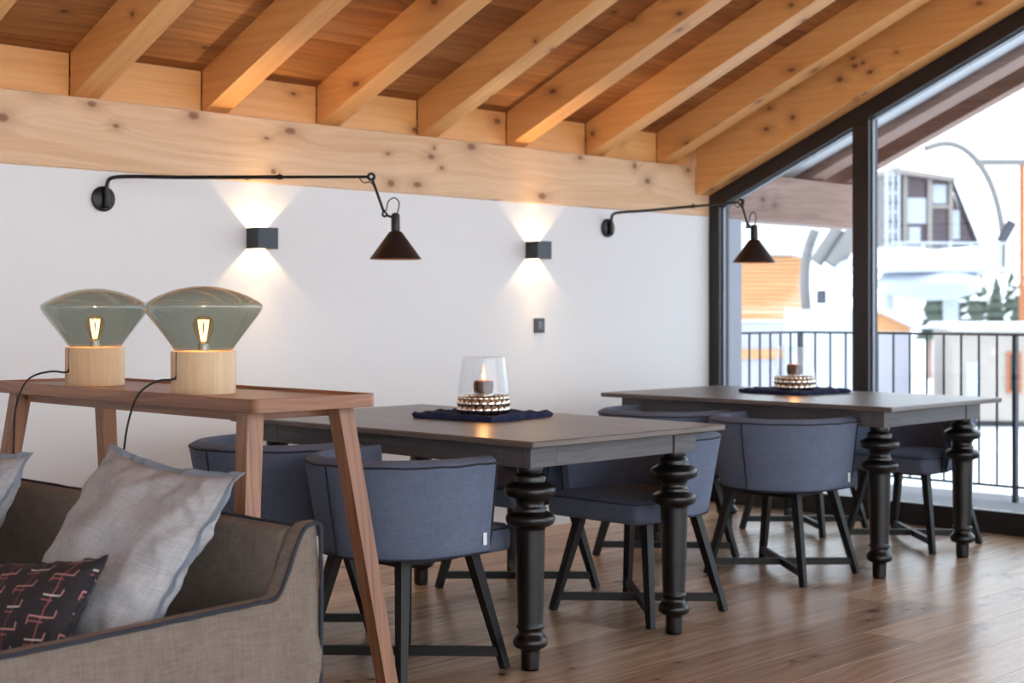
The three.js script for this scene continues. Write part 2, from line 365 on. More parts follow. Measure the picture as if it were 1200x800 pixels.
tag(mesh('edge_rafter', sloped(7.17, 7.305, glulam, (z) => deck(z) - 0.0008, 0.0055, ZR - 0.05), M.rafter), 'deep glued timber rafter along the top of the gable window', 'rafter', null, 'structure');
for (let i = 0; i < rafterX.length; i++) {
  const a = rafterX[i] + RW + 0.003, b = (rafterX[i + 1] ?? 7.31) - 0.003;
  tag(mesh('blocking_board', hexa([[a, BEAM1 + 0.0005, -0.1], [b, BEAM1 + 0.0005, -0.1], [b, BEAM1 + 0.0005, -0.062], [a, BEAM1 + 0.0005, -0.062]], [[a, deck(-0.1) - 0.001, -0.1], [b, deck(-0.1) - 0.001, -0.1], [b, deck(-0.1) + 0.0145, -0.062], [a, deck(-0.1) + 0.0145, -0.062]]), M.rafter), 'short spruce board closing the gap between two rafters on the beam', 'board', 'boards between the rafters', 'structure');
}

// ------------------------------------------------------------------ the glazed gable (window wall)
const head0 = 1.79;
const headLow = (z) => head0 + PITCH * z, FX0 = 7.315, FX1 = 7.415;
{
  const win = struct(new THREE.Group(), 'tall gable window with slim dark frame following the roof slope', 'window');
  win.name = 'window_1'; scene.add(win);
  const fr = (g) => mesh('window_frame', g, M.frame, win);
  const MUL = [[0.0, 0.075], [1.012, 1.115], [2.62, 2.735], [4.2, 4.315], [5.7, 5.815], [7.2, 7.315]];
  const top = (z) => (z <= ZR ? headLow(z) : headLow(ZR) - 0.16 * (z - ZR));
  for (const [a, b] of MUL) fr(hexa([[FX0, 0.122, a], [FX1, 0.122, a], [FX1, 0.122, b], [FX0, 0.122, b]], [[FX0, top(a) - 0.001, a], [FX1, top(a) - 0.001, a], [FX1, top(b) - 0.001, b], [FX0, top(b) - 0.001, b]], 'y'));
  fr(boxAt(FX0, FX1, 0.001, 0.12, 0.0, ZF - 0.02, 'z', 0.004));
  fr(hexa([[FX0, headLow(0), 0.0], [FX1, headLow(0), 0.0], [FX1, headLow(ZR), ZR], [FX0, headLow(ZR), ZR]], [[FX0, headLow(0) + 0.17, 0.0], [FX1, headLow(0) + 0.17, 0.0], [FX1, headLow(ZR) + 0.17, ZR], [FX0, headLow(ZR) + 0.17, ZR]], 'z'));
  fr(hexa([[FX0, top(ZR), ZR], [FX1, top(ZR), ZR], [FX1, top(ZF), ZF], [FX0, top(ZF), ZF]], [[FX0, deck(ZR), ZR], [FX1, deck(ZR), ZR], [FX1, FRONT + 0.03, ZF], [FX0, FRONT + 0.03, ZF]], 'z'));
  for (let i = 0; i < MUL.length; i++) {
    const a = MUL[i][1] + 0.0005, b = (MUL[i + 1]?.[0] ?? ZF - 0.02) - 0.0005, y0 = 0.1205;
    const cuts = a < ZR && b > ZR ? [[a, ZR], [ZR, b]] : [[a, b]];
    for (const [p, q] of cuts) {
      const pane = mesh('pane', hexa([[7.372, y0, p], [7.378, y0, p], [7.378, y0, q], [7.372, y0, q]], [[7.372, top(p) - 0.001, p], [7.378, top(p) - 0.001, p], [7.378, top(q) - 0.001, q], [7.372, top(q) - 0.001, q]], 'z'), M.pane, win);
      pane.castShadow = false;
    }
    mesh('glazing_bead', hexa([[7.35, y0 + 0.001, a], [7.371, y0 + 0.001, a], [7.371, y0 + 0.001, a + 0.008], [7.35, y0 + 0.001, a + 0.008]], [[7.35, top(a) - 0.002, a], [7.371, top(a) - 0.002, a], [7.371, top(a + 0.008) - 0.002, a + 0.008], [7.35, top(a + 0.008) - 0.002, a + 0.008]], 'y'), M.gasket, win);
    if (b < ZR) mesh('glazing_bead', hexa([[7.35, headLow(a) - 0.01, a + 0.009], [7.371, headLow(a) - 0.01, a + 0.009], [7.371, headLow(b) - 0.01, b], [7.35, headLow(b) - 0.01, b]], [[7.35, headLow(a) - 0.002, a + 0.009], [7.371, headLow(a) - 0.002, a + 0.009], [7.371, headLow(b) - 0.002, b], [7.35, headLow(b) - 0.002, b]], 'z'), M.gasket, win);
  }
  // solid gable above the frame, between frame head and roof, outside the edge rafter
  struct(mesh('wall_right', mergeGeometries([
    hexa([[7.42, 1.97, -0.3], [7.6, 1.97, -0.3], [7.6, headLow(ZR) + 0.172, ZR], [7.42, headLow(ZR) + 0.172, ZR]], [[7.42, deck(-0.3) + 0.02, -0.3], [7.6, deck(-0.3) + 0.02, -0.3], [7.6, deck(ZR) + 0.02, ZR], [7.42, deck(ZR) + 0.02, ZR]], 'z'),
  ]), M.soffit), 'pale gable strip above the window head', 'wall');
  // outer end of the back wall: the reveal beside the window
  struct(mesh('wall_corner', boxAt(7.318, 7.66, -0.2, BEAM0 - 0.001, -0.3, -0.001, 'y', 0.004), M.facade), 'pale plastered wall end outside beside the window', 'wall');
}

// ------------------------------------------------------------------ balcony and eaves outside
struct(mesh('balcony_floor', boxAt(7.418, 8.95, -0.2, -0.001, -0.45, ZF, 'z', 0.006), M.slab), 'grey balcony slab outside the gable window', 'balcony');
struct(mesh('outer_beam', boxAt(7.43, 9.15, BEAM0, BEAM1, -0.22, 0.004, 'x', 0.005), M.outWood), 'weathered end of the timber beam under the eaves outside', 'beam');
{
  const soffitY = (z) => under(z) + 0.066;
  struct(mesh('eaves_soffit', hexa([[7.605, soffitY(-0.3), -0.3], [8.465, soffitY(-0.3), -0.3], [8.465, soffitY(ZR), ZR], [7.605, soffitY(ZR), ZR]], [[7.605, soffitY(-0.3) + 0.02, -0.3], [8.465, soffitY(-0.3) + 0.02, -0.3], [8.465, soffitY(ZR) + 0.02, ZR], [7.605, soffitY(ZR) + 0.02, ZR]], 'z'), M.soffit), 'white soffit board under the projecting eaves', 'soffit');
  for (const [a, b, lab] of [[8.47, 8.65, 'wide weathered rafter beside the white soffit outside'], [8.92, 9.03, 'outermost weathered rafter at the verge of the roof']])
    struct(mesh('verge_rafter', sloped(a, b, under, (z) => deck(z) + 0.028, -0.3, ZR), M.outWood), lab, 'rafter');
}
{
  const rx = 8.62, zc = -0.2, z1 = 6.4;
  const rail = thing('balcony_railing', 'black steel balcony railing with slim upright bars outside the window', 'railing', [0, 0, 0]);
  mesh('top_rail', mergeGeometries([boxAt(rx - 0.02, rx + 0.02, 1.025, 1.04, zc - 0.02, z1, 'z', 0.002), boxAt(7.665, rx - 0.021, 1.025, 1.04, zc - 0.02, zc + 0.02, 'x', 0.002)]), M.rail, rail);
  mesh('bottom_rail', mergeGeometries([boxAt(rx - 0.012, rx + 0.012, 0.085, 0.1, zc, z1, 'z', 0.002), boxAt(7.665, rx - 0.013, 0.085, 0.1, zc - 0.012, zc + 0.012, 'x', 0.002)]), M.rail, rail);
  const barG = boxAt(-0.006, 0.006, 0.1, 1.025, -0.006, 0.006, 'y', 0.001), postG = boxAt(-0.022, 0.022, 0, 1.025, -0.012, 0.012, 'y', 0.002);
  let k = 0;
  for (let z = zc; z < z1; z += 0.12, k++) {
    const post = k % 14 === 13 || k === 0;
    const b = mesh(post ? 'post' : 'bar', post ? postG : barG, M.rail, rail); b.position.set(rx, 0, z);
  }
  for (let x = rx - 0.12; x > 7.68; x -= 0.12) mesh('bar', barG, M.rail, rail).position.set(x, 0, zc);
}

// ------------------------------------------------------------------ dining tables
const H = 0.765;
const legProfile = smoothProfile([[0.044, 0.668], [0.044, 0.655], [0.040, 0.648]], 6)
  .concat([[0.048, 0.643], [0.056, 0.632], [0.05, 0.622], [0.06, 0.617]])
  .concat(smoothProfile([[0.066, 0.614], [0.083, 0.603], [0.0865, 0.589], [0.080, 0.574], [0.06, 0.566]], 14))
  .concat([[0.052, 0.562], [0.047, 0.552], [0.046, 0.543], [0.049, 0.535], [0.056, 0.53], [0.05, 0.524], [0.058, 0.52]])
  .concat(smoothProfile([[0.064, 0.517], [0.079, 0.507], [0.0815, 0.494], [0.075, 0.479], [0.056, 0.47]], 14))
  .concat([[0.050, 0.466], [0.049, 0.46], [0.0485, 0.42], [0.0455, 0.28], [0.041, 0.155], [0.043, 0.15], [0.046, 0.146], [0.046, 0.139], [0.041, 0.133], [0.039, 0.124], [0.045, 0.116]])
  .concat(smoothProfile([[0.049, 0.112], [0.056, 0.102], [0.0575, 0.091], [0.053, 0.078], [0.042, 0.072]], 12))
  .concat([[0.032, 0.069], [0.031, 0.06], [0.030, 0.008], [0.027, 0.0], [0, 0]]);
const legGeo = lathe(legProfile.slice().reverse(), 40);
function diningTable(label, cx, cz) {
  const W = 1.02, L = 1.66, t = thing('dining_table', label, 'table', [cx, 0, cz], 0, 'dark dining tables with turned legs');
  mesh('tabletop', metreUV(cbox(W, 0.022, L, 0.004), 'z', R(0, 3), R(0, 3)).translate(0, H - 0.011, 0), M.tableTop, t);
  const aw = 0.437, al = 0.75, b = 0.125, y0 = 0.668, y1 = H - 0.0225;
  for (const sx of [-1, 1]) for (const sz of [-1, 1]) {
    mesh('leg_block', boxAt(-b / 2, b / 2, y0, y1, -b / 2, b / 2, 'x', 0.002), M.apron, t).position.set(sx * (aw - b / 2), 0, sz * (al - b / 2));
    mesh('leg', legGeo, M.turned, t).position.set(sx * (aw - b / 2 + 0.005), 0, sz * (al - b / 2 + 0.005));
  }
  for (const s of [-1, 1]) {
    mesh('apron', boxAt(-aw + b + 0.0005, aw - b - 0.008, y0, y1, s > 0 ? al - 0.026 : -al + 0.002, s > 0 ? al - 0.002 : -al + 0.026, 'x', 0.002), M.apron, t);
    mesh('apron', boxAt(s > 0 ? aw - 0.026 : -aw + 0.002, s > 0 ? aw - 0.002 : -aw + 0.026, y0, y1, -al + b + 0.0005, al - b - 0.0005, 'z', 0.002), M.apron, t);
  }
  return t;
}
const T1 = [3.86, 5.5 - 4.04], T2 = [6.14, 5.5 - 4.09];
diningTable('dark grey dining table on black turned legs standing beside the walnut console', ...T1);
diningTable('dark grey dining table on black turned legs standing beside the gable window', ...T2);

// ------------------------------------------------------------------ tub chairs (local +x is the front)
function makeChair(label, pos, turn) {
  const t = thing('tub_chair', label, 'chair', pos, turn, 'blue grey upholstered tub chairs around the dining tables');
  const Rb = 0.278, ax = 0.13, path = [];
  for (let i = 0; i <= 8; i++) path.push([lerp(ax, 0, i / 8), Rb, 0, 1]);
  for (let i = 1; i < 36; i++) { const a = Math.PI / 2 + (Math.PI * i) / 36; path.push([Math.cos(a) * Rb * 1.02, Math.sin(a) * Rb, Math.cos(a), Math.sin(a)]); }
  for (let i = 0; i <= 8; i++) path.push([lerp(0, ax, i / 8), -Rb, 0, -1]);
  const at = ([x, z, nx, nz], n, y) => [x + nx * n, y, z + nz * n];
  // section: outside upwards, over the rim, inside downwards
  const sec = [[-0.018, 0.395], [-0.008, 0.40], [0.0, 0.43], [0.016, 0.52], [0.031, 0.61], [0.042, 0.672], [0.0455, 0.689], [0.044, 0.697], [0.036, 0.702], [0.018, 0.71], [0.0, 0.7125], [-0.01, 0.707], [-0.015, 0.69], [-0.026, 0.6], [-0.04, 0.5], [-0.046, 0.44], [-0.045, 0.405]];
  const rows = path.map((p, i) => {
    const e = Math.min(i, path.length - 1 - i), k = e < 4 ? 1 - Math.pow(1 - e / 4, 2) * 0.35 : 1;
    const wav = 0.0025 * IN.noise(p[0] * 18, p[1] * 18, 3), lift = 0.014 * Math.max(0, p[0] / ax);
    return sec.map(([n, y]) => at(p, -0.002 + (n + 0.0) * k + wav, y + (y < 0.45 ? lift * 0 + 0.5 * wav : wav * 0.6)));
  });
  mesh('backrest', skin(rows, true, 1, 1, true), M.chairCloth, t);
  mesh('rim_piping', tube(path.filter((_, i) => i % 2 === 0).map((p, i) => at(p, 0.0435 + 0.002 * IN.noise(i * 0.7, 2, 1), 0.692 + 0.004 * IN.noise(i * 0.9, 5, 1))), 0.0036, 90, 6), M.piping, t);
  mesh('hem_piping', tube(path.filter((_, i) => i % 2 === 0).map((p, i) => at(p, -0.006, 0.399 + 0.003 * IN.noise(i * 0.9, 9, 1))), 0.0034, 90, 6), M.piping, t);
  for (const i of [(path.length - 1) / 2]) mesh('seam', tube([[0.0, 0.405], [0.002, 0.43], [0.018, 0.52], [0.033, 0.61], [0.044, 0.69]].map(([n, y]) => at(path[i], n, y)), 0.003, 14, 6), M.piping, t);
  for (const i of [0, path.length - 1]) {
    const q = [[-0.014, 0.405], [-0.002, 0.43], [0.012, 0.52], [0.022, 0.61], [0.028, 0.69], [0.012, 0.71]];
    mesh('arm_seam', tube(q.map(([n, y]) => { const p = at(path[i], n - 0.002, y); p[0] += 0.001; return p; }), 0.003, 16, 6), M.piping, t);
  }
  // seat: D shape with a thick soft front
  const half = [];
  for (let i = 0; i <= 5; i++) half.push([0.286 - 0.004 * (i / 5), 0.2 * (i / 5)]);
  for (let i = 1; i <= 5; i++) { const a = (Math.PI / 2) * (i / 5); half.push([0.247 + 0.035 * Math.cos(a), 0.2 + 0.038 * Math.sin(a)]); }
  half.push([0.2, 0.239], [0.15, 0.24], [0.128, 0.238], [0.121, 0.228], [0.117, 0.2225]);
  for (let i = 1; i <= 12; i++) { const a = Math.PI / 2 + (Math.PI / 2) * (i / 12); half.push([0.02 + Math.cos(a) * 0.24, Math.sin(a) * 0.222]); }
  const outline = half.concat(half.slice(1, -1).reverse().map(([x, z]) => [x, -z]));
  const seatRows = [[0.6, 0.384], [0.94, 0.384], [0.99, 0.39], [1.0, 0.405], [1.0, 0.44], [0.99, 0.458], [0.955, 0.47], [0.8, 0.478], [0.5, 0.482], [0.1, 0.483]].map(([k, y]) => outline.map(([x, z]) => [(x - 0.02) * k + 0.02, y, -z * k]));
  mesh('seat', skin(seatRows, true, 1, 1, true), M.seatCloth, t);
  mesh('seat_piping', tube(outline.map(([x, z]) => [x * 0.995, 0.46, -z * 0.995]), 0.003, 110, 6, true), M.piping, t);
  // timber frame
  mesh('seat_frame', boxAt(-0.13, 0.13, 0.36, 0.3835, -0.13, 0.13, 'x', 0.003), M.chairLeg, t);
  for (const sx of [-1, 1]) for (const sz of [-1, 1]) mesh('leg', bar([sx * 0.15, 0.3835, sz * 0.165], [sx * 0.227, 0, sz * 0.248], 0.038, 0.034, 0.026, 0.026), M.chairLeg, t);
  const f = [0.214, 0.234];
  mesh('stretcher', bar([-f[0], 0.056, -f[1]], [f[0], 0.056, f[1]], 0.022, 0.03, 0.022, 0.03, V(0.742, 0, -0.67)), M.chairLeg, t);
  mesh('stretcher', mergeGeometries([bar([-f[0], 0.056, f[1]], [-0.009, 0.056, 0.01], 0.022, 0.03, 0.022, 0.03, V(0.742, 0, 0.67)), bar([0.009, 0.056, -0.01], [f[0], 0.056, -f[1]], 0.022, 0.03, 0.022, 0.03, V(0.742, 0, 0.67))]), M.chairLeg, t);
  const lb = mesh('care_label', boxAt(-0.008, 0.008, -0.02, 0.02, -0.0008, 0.0008, 'x', 0.0003), M.tagWhite, t); lb.position.set(0.1, 0.445, 0.2825);
  return t;
}
const zin = (v) => 5.5 - v;
const chair = makeChair('tub chair showing its rounded back, tucked under the table beside the walnut console', [3.207, 0, zin(3.665)], 0.0);
const chairSet = [
  ['tub chair standing between the console leg and the white wall', 3.23, 4.38, 0.05],
  ['tub chair facing the console across the table, its seat pushed under the top', 4.46, 3.70, Math.PI],
  ['tub chair on the wall end of the console-side table, mostly hidden under the top', 4.465, 4.37, Math.PI + 0.03],
  ['tub chair showing its back and one vertical seam at the table beside the window', 5.545, 3.765, 0.04],
  ['tub chair near the white wall at the table beside the window', 5.54, 4.425, -0.02],
  ['tub chair with its open seat towards the window table, beside the glass', 6.735, 3.785, Math.PI - 0.03],
  ['tub chair in the corner between the window glass and the white wall', 6.765, 4.45, Math.PI + 0.04],
];
for (const [l, x, z, a] of chairSet) copyOf(chair, l, [x, 0, zin(z)], a);

// ------------------------------------------------------------------ cloths, lanterns, candles
const studGeo = new THREE.SphereGeometry(1, 14, 10);
function tableSetting(x, z, where, turn, s) {
  const n = 42, S = 0.195, top = [], G = [];
  for (let i = 0; i <= n; i++) { const row = [];
    for (let j = 0; j <= n; j++) {
      const u = (i / n) * 2 - 1, v = (j / n) * 2 - 1, e = Math.max(Math.abs(u), Math.abs(v));
      const X = u * S * (1 + 0.1 * IN.noise(u * 2, v * 3, s)), Z = v * S * (1 + 0.1 * IN.noise(u * 3, v * 2, s + 4));
      const mid = sstep(0.5, 0.62, Math.hypot(u, v));
      row.push([X, 0.011 + mid * (0.011 * Math.abs(IN.noise(u * 3.2, v * 3.2, s + 9)) + 0.0085 * sstep(0.62, 0.85, e) * (0.9 + IN.noise(u * 4, v * 4, s + 2))), Z]);
    } top.push(row); }
  const bottom = top.map((r) => r.map(([a, , c]) => [a, 0.0004, c]));
  const wrap = (rows) => [...rows.map((r) => r)];
  const ring = []; for (let j = 0; j <= n; j++) ring.push([0, j]); for (let i = 1; i <= n; i++) ring.push([i, n]); for (let j = n - 1; j >= 0; j--) ring.push([n, j]); for (let i = n - 1; i > 0; i--) ring.push([i, 0]);
  const bulge = (p, k) => [p[0] * k, p[1], p[2] * k];
  const side = [ring.map(([i, j]) => top[i][j]), ring.map(([i, j]) => { const p = bulge(top[i][j], 1.03); p[1] *= 0.55; return p; }), ring.map(([i, j]) => bottom[i][j])];
  const g = mergeVertices(mergeGeometries([skin(wrap(top)), skin(side.map((r) => r.slice()), true)]), 1e-5);
  g.computeVertexNormals();
  const cloth = mesh('table_cloth', g, M.navy);
  cloth.position.set(x, H, z); cloth.rotation.y = turn;
  tag(cloth, `small rumpled navy cloth on the ${where}`, 'cloth', 'navy table cloths');
  const y = H + 0.0115;
  const L = thing('lantern', `glass candle lantern with mirrored foot on the ${where}`, 'lantern', [x, y, z], 0, 'glass candle lanterns');
  mesh('glass_shade', mergeVertices(lathe([[0.1005, 0.074], [0.102, 0.082], [0.1, 0.095], [0.084, 0.222], [0.081, 0.224], [0.080, 0.221], [0.097, 0.095], [0.098, 0.0745]], 56)), M.clear, L);
  mesh('foot', mergeVertices(lathe([[0, 0], [0.086, 0], [0.094, 0.004], [0.097, 0.014], [0.098, 0.064], [0.0995, 0.0725], [0.095, 0.072], [0.092, 0.03], [0.08, 0.0102], [0, 0.0102]], 56)), M.brass, L);
  for (const [yy, o, n, r] of [[0.02, 0, 20, 0.0145], [0.0455, 0.5, 20, 0.0145], [0.065, 0, 28, 0.0085]])
    for (let i = 0; i < n; i++) { const a = (2 * Math.PI * (i + o)) / n; const st = mesh('mirror_stud', studGeo, M.mirror, L); st.scale.set(r, r, r * 0.5); st.position.set(Math.sin(a) * 0.0975, yy, Math.cos(a) * 0.0975); st.rotation.y = a; }
  const holder = mesh('candle_cup', mergeVertices(lathe([[0.0, 0.0105], [0.05, 0.0105], [0.05, 0.02], [0.036, 0.04], [0.03, 0.072], [0.042, 0.08], [0.0, 0.08]], 32)), M.mirror, L);
  const c = thing('candle', `stubby brown candle burning in the lantern on the ${where}`, 'candle', [x, y + 0.0805, z], 0, 'brown candles in the lanterns');
  mesh('wax', lathe(smoothProfile([[0, 0], [0.03, 0], [0.037, 0.006], [0.039, 0.026], [0.037, 0.046], [0.03, 0.052], [0.014, 0.049], [0, 0.047]], 40), 36), M.candle, c);
  mesh('wick', rod([0, 0.046, 0], [0.001, 0.058, 0], 0.001, 6), M.cord, c);
  const fl = mesh('flame', lathe(smoothProfile([[0, 0], [0.005, 0.004], [0.0065, 0.012], [0.004, 0.024], [0, 0.036]], 20), 18), M.flame, c);
  fl.position.y = 0.055; fl.castShadow = false;
  const li = new THREE.PointLight('#ffb066', 0.05); li.position.set(0, 0.07, 0); li.castShadow = true; li.shadow.radius = 0.25; c.add(li);
}
tableSetting(4.0, zin(4.1), 'table beside the console', 0.12, 1.3);
tableSetting(6.3, zin(4.2), 'table beside the window', -0.1, 6.1);

// ------------------------------------------------------------------ walnut console
const CX = 2.445, CZ = zin(3.88), CH = 0.95;
{
  const t = thing('console_table', 'narrow walnut console with raised lip and splayed legs behind the sofa', 'console table', [CX, 0, CZ]);
  const rr = (hx, hz, r) => { const s = new THREE.Shape(); s.moveTo(-hx + r, -hz); s.lineTo(hx - r, -hz); s.absarc(hx - r, -hz + r, r, -Math.PI / 2, 0); s.lineTo(hx, hz - r); s.absarc(hx - r, hz - r, r, 0, Math.PI / 2); s.lineTo(-hx + r, hz); s.absarc(-hx + r, hz - r, r, Math.PI / 2, Math.PI); s.lineTo(-hx, -hz + r); s.absarc(-hx + r, -hz + r, r, Math.PI, 1.5 * Math.PI); return s; };
  const hx = 0.2075, hz = 0.74;
  const flat = (s, h, y, b) => { const g = new THREE.ExtrudeGeometry(s, { depth: h - 2 * b, bevelEnabled: b > 0, bevelThickness: b, bevelSize: b, bevelOffset: -b, bevelSegments: 2, curveSegments: 8 }); g.rotateX(-Math.PI / 2); g.translate(0, y + b, 0); return metreUV(g, 'z', R(0, 2), R(0, 2)); };
  const lip = rr(hx, hz, 0.03); lip.holes.push(rr(hx - 0.014, hz - 0.014, 0.018));
  mesh('rim', flat(lip, 0.037, CH - 0.037, 0.0015), M.walnut, t);
  mesh('top_panel', flat(rr(hx - 0.0142, hz - 0.0142, 0.018), 0.024, CH - 0.033, 0), M.walnut, t);
  for (const s of [-1, 1]) {
    mesh('rail', boxAt(s > 0 ? 0.128 : -0.15, s > 0 ? 0.15 : -0.128, CH - 0.066, CH - 0.0372, -0.6, 0.6, 'z', 0.002), M.walnut, t);
    mesh('cross_rail', boxAt(-0.1275, 0.1275, CH - 0.066, CH - 0.0372, s * 0.585 - 0.012, s * 0.585 + 0.012, 'x', 0.002), M.walnut, t);
  }
  for (const sx of [-1, 1]) for (const sz of [-1, 1]) {
    // splayed leg, cut level at top and floor
    const a = [sx * 0.152, sz * 0.64], b = [sx * 0.262, sz * 0.75], q = 0.026, p = 0.021;
    const sq = (c, w, y) => [[c[0] - w, y, c[1] - w], [c[0] + w, y, c[1] - w], [c[0] + w, y, c[1] + w], [c[0] - w, y, c[1] + w]];
    mesh('leg', hexa(sq(b, p, 0), sq(a, q, CH - 0.0372), 'y'), M.walnut, t);
  }
}

// ------------------------------------------------------------------ glass table lamps
function mushroomLamp(label, x, z, cordPts, cordLabel) {
  const t = thing('table_lamp', label, 'table lamp', [x, CH - 0.0088, z], 0, 'smoked glass lamps on the console');
  const r = 0.093, hLow = 0.042, hTop = 0.122;
  const low = new THREE.CylinderGeometry(r, r, hLow, 64).translate(0, hLow / 2, 0);
  const s = new THREE.Shape(), d = 0.045; s.absarc(0, 0, r, Math.PI + d, Math.PI * 3 - d, false); s.lineTo(-r + 0.012, 0.0042); s.lineTo(-r + 0.012, -0.0042);
  const up = new THREE.ExtrudeGeometry(s, { depth: hTop - hLow, bevelEnabled: false, curveSegments: 72 }).rotateX(-Math.PI / 2).translate(0, hLow, 0);
  const bo = R(0, 1), bg = mergeGeometries([metreUV(low, 'y', bo), metreUV(up, 'y', bo)]);
  mesh('wooden_base', bg, M.ash, t);
  const prof = smoothProfile([[0.0815, 0.1225], [0.1, 0.149], [0.13, 0.189], [0.156, 0.223], [0.1665, 0.239], [0.1705, 0.249], [0.168, 0.2575], [0.155, 0.268], [0.125, 0.284], [0.085, 0.299], [0.045, 0.308], [0.018, 0.3105], [0, 0.311]], 70);
  const gl = mesh('glass_shade', mergeVertices(lathe(prof, 72)), M.smoke, t);
  gl.castShadow = false;
  mesh('socket', new THREE.CylinderGeometry(0.016, 0.016, 0.02, 24).translate(0, 0.1325, 0), M.chrome, t);
  const bulb = mesh('bulb', mergeVertices(lathe(smoothProfile([[0.012, 0.1428], [0.016, 0.152], [0.027, 0.178], [0.031, 0.196], [0.026, 0.214], [0.014, 0.223], [0, 0.225]], 40), 32)), M.bulb, t);
  bulb.castShadow = false;
  for (let k = 0; k < 6; k++) { const a = k * Math.PI / 3 + 0.4, q = (r, y, o = 0) => [Math.cos(a + o) * r, y, Math.sin(a + o) * r], f = mesh('filament', tube([q(0.005, 0.15), q(0.011, 0.185, 0.2), q(0.015, 0.212, 0.4)], 0.0018, 10, 7), M.glow, bulb); f.castShadow = false; }
  const li = new THREE.PointLight('#ffb061', 0.16); li.position.set(0, 0.18, 0); li.castShadow = true; li.shadow.radius = 0.4; t.add(li);
  mesh('cord', tube(cordPts.map(([a, b, c]) => [a - x, b - (CH - 0.0088), zin(c) - z]), 0.0032, 90, 8), M.cord, t);
}
mushroomLamp('smoked glass lamp on a round ash base standing towards the sofa end of the console', 2.405, zin(3.63),
  [[2.316, 1.06, 3.63], [2.314, 0.99, 3.63], [2.305, 0.984, 3.632], [2.265, 0.981, 3.645], [2.215, 0.95, 3.66], [2.19, 0.88, 3.675], [2.175, 0.76, 3.685], [2.165, 0.58, 3.69], [2.16, 0.3, 3.69], [2.15, 0.01, 3.70]]);
mushroomLamp('smoked glass lamp on a round ash base standing towards the wall end of the console', 2.425, zin(4.28),
  [[2.336, 1.06, 4.28], [2.334, 0.99, 4.28], [2.325, 0.984, 4.282], [2.285, 0.988, 4.30], [2.225, 0.967, 4.33], [2.19, 0.89, 4.345], [2.18, 0.76, 4.345], [2.17, 0.58, 4.335], [2.16, 0.3, 4.33], [2.15, 0.01, 4.33]]);

